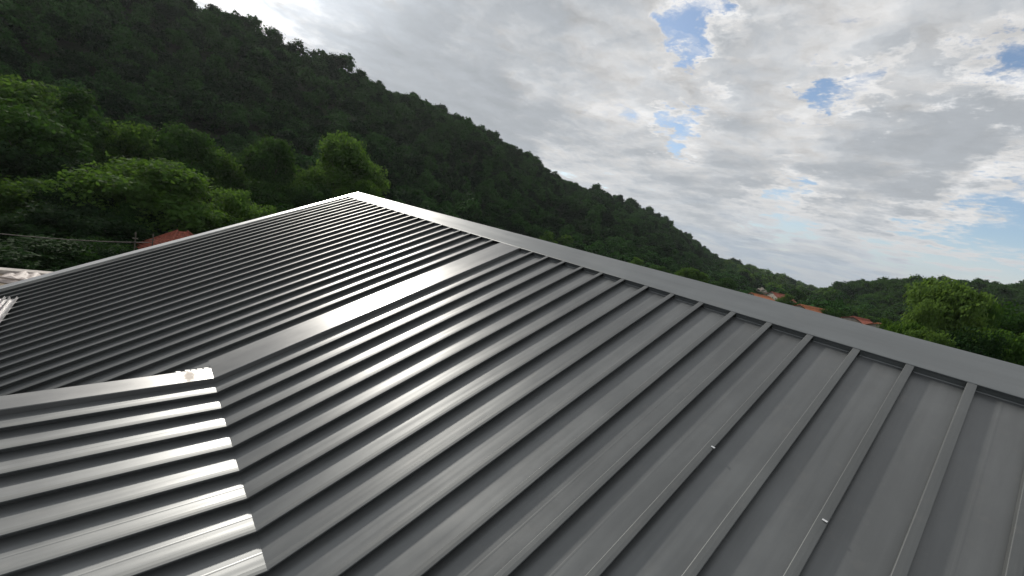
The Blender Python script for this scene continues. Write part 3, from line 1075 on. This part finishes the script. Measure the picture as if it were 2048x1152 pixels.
far_house('far_house', 'long house with orange tiled roof just above the ridge trim', (1628, 615), 100, R_(-13), 10.4, 9.0, 2.0, 3.0, M_TILE, M_WALL, chimney=False)
far_house('far_house', 'pink stone house with weathered tile roof by the green trees', (1722, 637), 92, R_(-22), 4.4, 6.0, 1.0, 3.2, M_TILE_RED, M_STONE, chimney=False)
far_house('far_house', 'small house with orange roof edge right of the pink stone house', (1762, 648), 86, R_(-12), 2.8, 4.0, 0.8, 2.4, M_TILE, M_STONE, chimney=False)
far_house('far_house', 'low orange roofed house half hidden by trees near the ridge trim', (1522, 590), 150, R_(-18), 9.0, 8.0, 1.6, 3.0, M_TILE, M_STONE, chimney=False)
far_house('far_house', 'rust roofed house behind the half hidden orange roofed house', (1562, 588), 175, R_(-30), 8.0, 8.0, 1.8, 3.0, M_TILE_RED, M_STONE, chimney=False)

# hipped red roof below the far edge of the big roof
def hip_house():
    p = at(365, 463, 29)
    wall_h, rise = 3.0, 1.95
    t = thing('far_house', 'red tiled hip roof house showing over the far roof edge', 'house', (p.x, p.y, p.z - rise - wall_h))
    t.rotation_euler = (0, 0, R_(24))
    t.scale = (0.40, 0.40, 0.62)
    t.location.z = p.z - (rise + wall_h) * 0.62
    mb = MB()
    mb.box((0, 0, wall_h / 2 - 0.6), (3.3, 3.0, wall_h / 2 + 0.55))
    mb.build('wall', M_WALL, t)
    mb = MB()
    e = wall_h
    A = Vector((-0.6, 0, e + rise))
    B = Vector((0.6, 0, e + rise))
    cs = [Vector((-3.8, -3.5, e)), Vector((3.8, -3.5, e)), Vector((3.8, 3.5, e)), Vector((-3.8, 3.5, e))]
    for (l, r, a, b) in ((cs[0], cs[1], A, B), (cs[1], cs[2], B, B), (cs[2], cs[3], B, A), (cs[3], cs[0], A, A)):
        n, rows = 22, 12
        for k in range(rows):
            q = []
            for tt, lift in ((k / rows, 0.0), ((k + 1.05) / rows, 0.03)):
                for i in range(n + 1):
                    f = i / n
                    top, bot = a.lerp(b, f), l.lerp(r, f)
                    v = top.lerp(bot, tt)
                    q.append(Vector((v.x, v.y, v.z + lift + 0.035 * math.sin(i * 2.1))))
            mb.add(q, [(i, i + 1, n + 2 + i, n + 1 + i) for i in range(n)])
    rf = mb.build('roof', M_TILE_RED, t)
    for a, c in ((A, cs[0]), (B, cs[1]), (B, cs[2]), (A, cs[3])):
        mb = MB()
        mb.tube([a + Vector((0, 0, 0.04)), a.lerp(c, 0.5) + Vector((0, 0, 0.04)), c + Vector((0, 0, 0.05))], 0.11, 6)
        mb.build('hip_tile', M_TILE_RED, rf)
hip_house()

# cable and posts
c0, c1 = at(-260, 436, 20), at(304, 485, 25.5)
mb = MB(c0)
cp = []
for i in range(13):
    f = i / 12
    q = c0.lerp(c1, f)
    q.z -= 0.35 * 4 * f * (1 - f) * 0.5
    cp.append(q)
mb.tube(cp, 0.017, 6)
tag(mb.build('cable', M_WIRE, smooth=True), 'thin brown cable sagging across the trees to the red roof', 'cable')

def post(px, py0, dist, hgt, label):
    p = at(px, py0, dist)
    t = thing('post', label, 'post', (p.x, p.y, p.z - hgt))
    mb = MB()
    mb.tube([(0, 0, 0), (0, 0, hgt * 0.5), (0.01, 0, hgt)], [0.030, 0.027, 0.024], 7)
    mb.build('pole', M_POST, t)
    mb = MB()
    mb.box((0, 0, hgt - 0.16), (0.09, 0.018, 0.018))
    mb.build('crossbar', M_POST, t)
    mb = MB()
    mb.tube([(0, 0, hgt), (0, 0, hgt + 0.09), (0, 0, hgt + 0.13)], [0.03, 0.035, 0.012], 7)
    mb.build('cap', M_POST, t)
    return t
post(271, 470, 25, 5.2, 'slim weathered post under the cable left of the red roof')
post(306, 473, 25.6, 5.0, 'thicker weathered post at the corner of the red roof where the cable ends')
pp = thing('utility_pole', 'wooden pole carrying the far left end of the brown cable', 'pole', (c0.x, c0.y, float(terrain(c0.x, c0.y)) - 0.3))
hh = c0.z + 0.5 - pp.location.z
mb = MB()
mb.tube([(0, 0, 0), (0, 0, hh * 0.6), (0, 0, hh)], [0.13, 0.11, 0.09], 8)
mb.build('pole', M_POST, pp)

# flat terrace with a pale rim and a heap of plastic sheeting, low at the left edge
def at_z(px, py, z):
    d = ray(px, py)
    return CAM + d * ((z - CAM.z) / d.z)
TZ = 1.75
ra, rb = at_z(0, 537, TZ + 0.12), at_z(104, 545.5, TZ + 0.12)
dr = (rb - ra)
dr.z = 0
dr.normalize()
nr = Vector((dr.y, -dr.x, 0))
if nr.y > 0:
    nr = -nr
p0, p1 = ra - dr * 7, rb + dr * 3.0
ter = thing('terrace', 'flat gravel topped terrace with pale rim at the left edge beyond the roof', 'terrace', (ra.x, ra.y, -6))
mb = MB((ra.x, ra.y, -6))
a, b = p0.copy(), p1.copy()
DEP = 5.0
pts = [Vector((q.x, q.y, z)) for z in (-6, TZ) for q in (a, b, b + nr * DEP, a + nr * DEP)]
mb.add(pts, [(0, 1, 2, 3), (4, 5, 6, 7), (0, 1, 5, 4), (1, 2, 6, 5), (2, 3, 7, 6), (3, 0, 4, 7)])
mb.build('slab', M_GRAVEL, ter)
mb = MB((ra.x, ra.y, -6))
ang = math.atan2(dr.y, dr.x)
mid = (a + b) / 2
mb.box((mid.x, mid.y, TZ + 0.035), ((b - a).length / 2 + 0.05, 0.16, 0.085), Matrix.Rotation(ang, 3, 'Z'))
mb.build('rim', M_CONC, ter, bevel=0.01)

def heap():
    """crumpled sheet: a folded blanket of plastic over a heap"""
    pl = [at_z(x, y, TZ) for x, y in ((10, 566), (34, 546), (96, 546), (118, 548))]
    o = at_z(55, 557, TZ)
    ex = (at_z(112, 548, TZ) - at_z(14, 568, TZ))
    Lx = ex.length
    ex.normalize()
    ey = Vector((-ex.y, ex.x, 0))
    rg = random.Random(4)
    nx, ny = 46, 18
    vs = []
    for i in range(nx + 1):
        for j in range(ny + 1):
            u, v = i / nx - 0.5, j / ny - 0.5
            env = max(0.0, 1 - (2 * abs(u)) ** 4) * max(0, 1 - (2 * abs(v)) ** 2.5)
            fold = abs(math.sin(v * 13 + 3 * u + math.sin(u * 9))) * 0.16 + abs(math.sin(u * 17 + v * 6)) * 0.08
            z = 0.015 + env * (0.05 + abs(math.sin(v * 11 + 1.2 * u)) * 0.07 + (0.10 if u < -0.3 else 0.0) * fold * 4 + rg.uniform(-0.004, 0.004))
            q = o + ex * (u * Lx * 0.9) + ey * (v * 1.3 * (1.15 - 0.5 * (u + 0.5)) + 0.2 * math.sin(u * 5))
            vs.append((q.x - o.x, q.y - o.y, z))
    fs = [(i * (ny + 1) + j, (i + 1) * (ny + 1) + j, (i + 1) * (ny + 1) + j + 1, i * (ny + 1) + j + 1) for i in range(nx) for j in range(ny)]
    sh = obj('plastic_sheet', vs, fs, M_SHEET, smooth=True)
    sh.location = o
    tag(sh, 'crumpled pale pinkish plastic sheeting heaped on the gravel terrace', 'plastic sheet')
    mb = MB(o)
    pts = []
    for i in range(13):
        a_ = math.pi * (0.15 + 0.75 * i / 12)
        pts.append(o + ex * (-Lx * 0.30 - 0.42 * math.sin(a_)) + ey * (0.55 * math.cos(a_)) + Vector((0, 0, 0.12 + 0.10 * math.sin(a_))))
    mb.tube(pts, 0.035, 8)
    tag(mb.build('pipe', M_SHEET, smooth=True), 'pale curved pipe end beside the plastic sheeting', 'pipe')
heap()

# pale rocks and rubble on the far slope
M_ROCK = plain('pale_rock', (0.30, 0.27, 0.235), 0.95, 0.3, 0.8, 0.1)
rk = random.Random(2)
mb = MB()
for i in range(42):
    px, py = rk.choice([(1535, 579), (1553, 583), (1528, 586), (1565, 576), (1590, 575), (1620, 580), (1545, 590)])
    dd = rk.uniform(185, 230)
    p = at(px + rk.gauss(0, 8), py + rk.gauss(0, 3), dd)
    s = rk.uniform(0.3, 0.9)
    rot = Matrix.Rotation(rk.uniform(0, 6), 3, Vector((rk.random(), rk.random(), rk.random())).normalized())
    z = float(terrain(p.x, p.y))
    mb.box((p.x, p.y, max(z + 1.0, min(p.z, z + 7))), (s * 1.2, s, s * 0.7), rot)
rc = mb.build('rubble', M_ROCK)
rc['kind'] = 'stuff'
rc['label'] = 'pale rubble and rocks on the far slope'
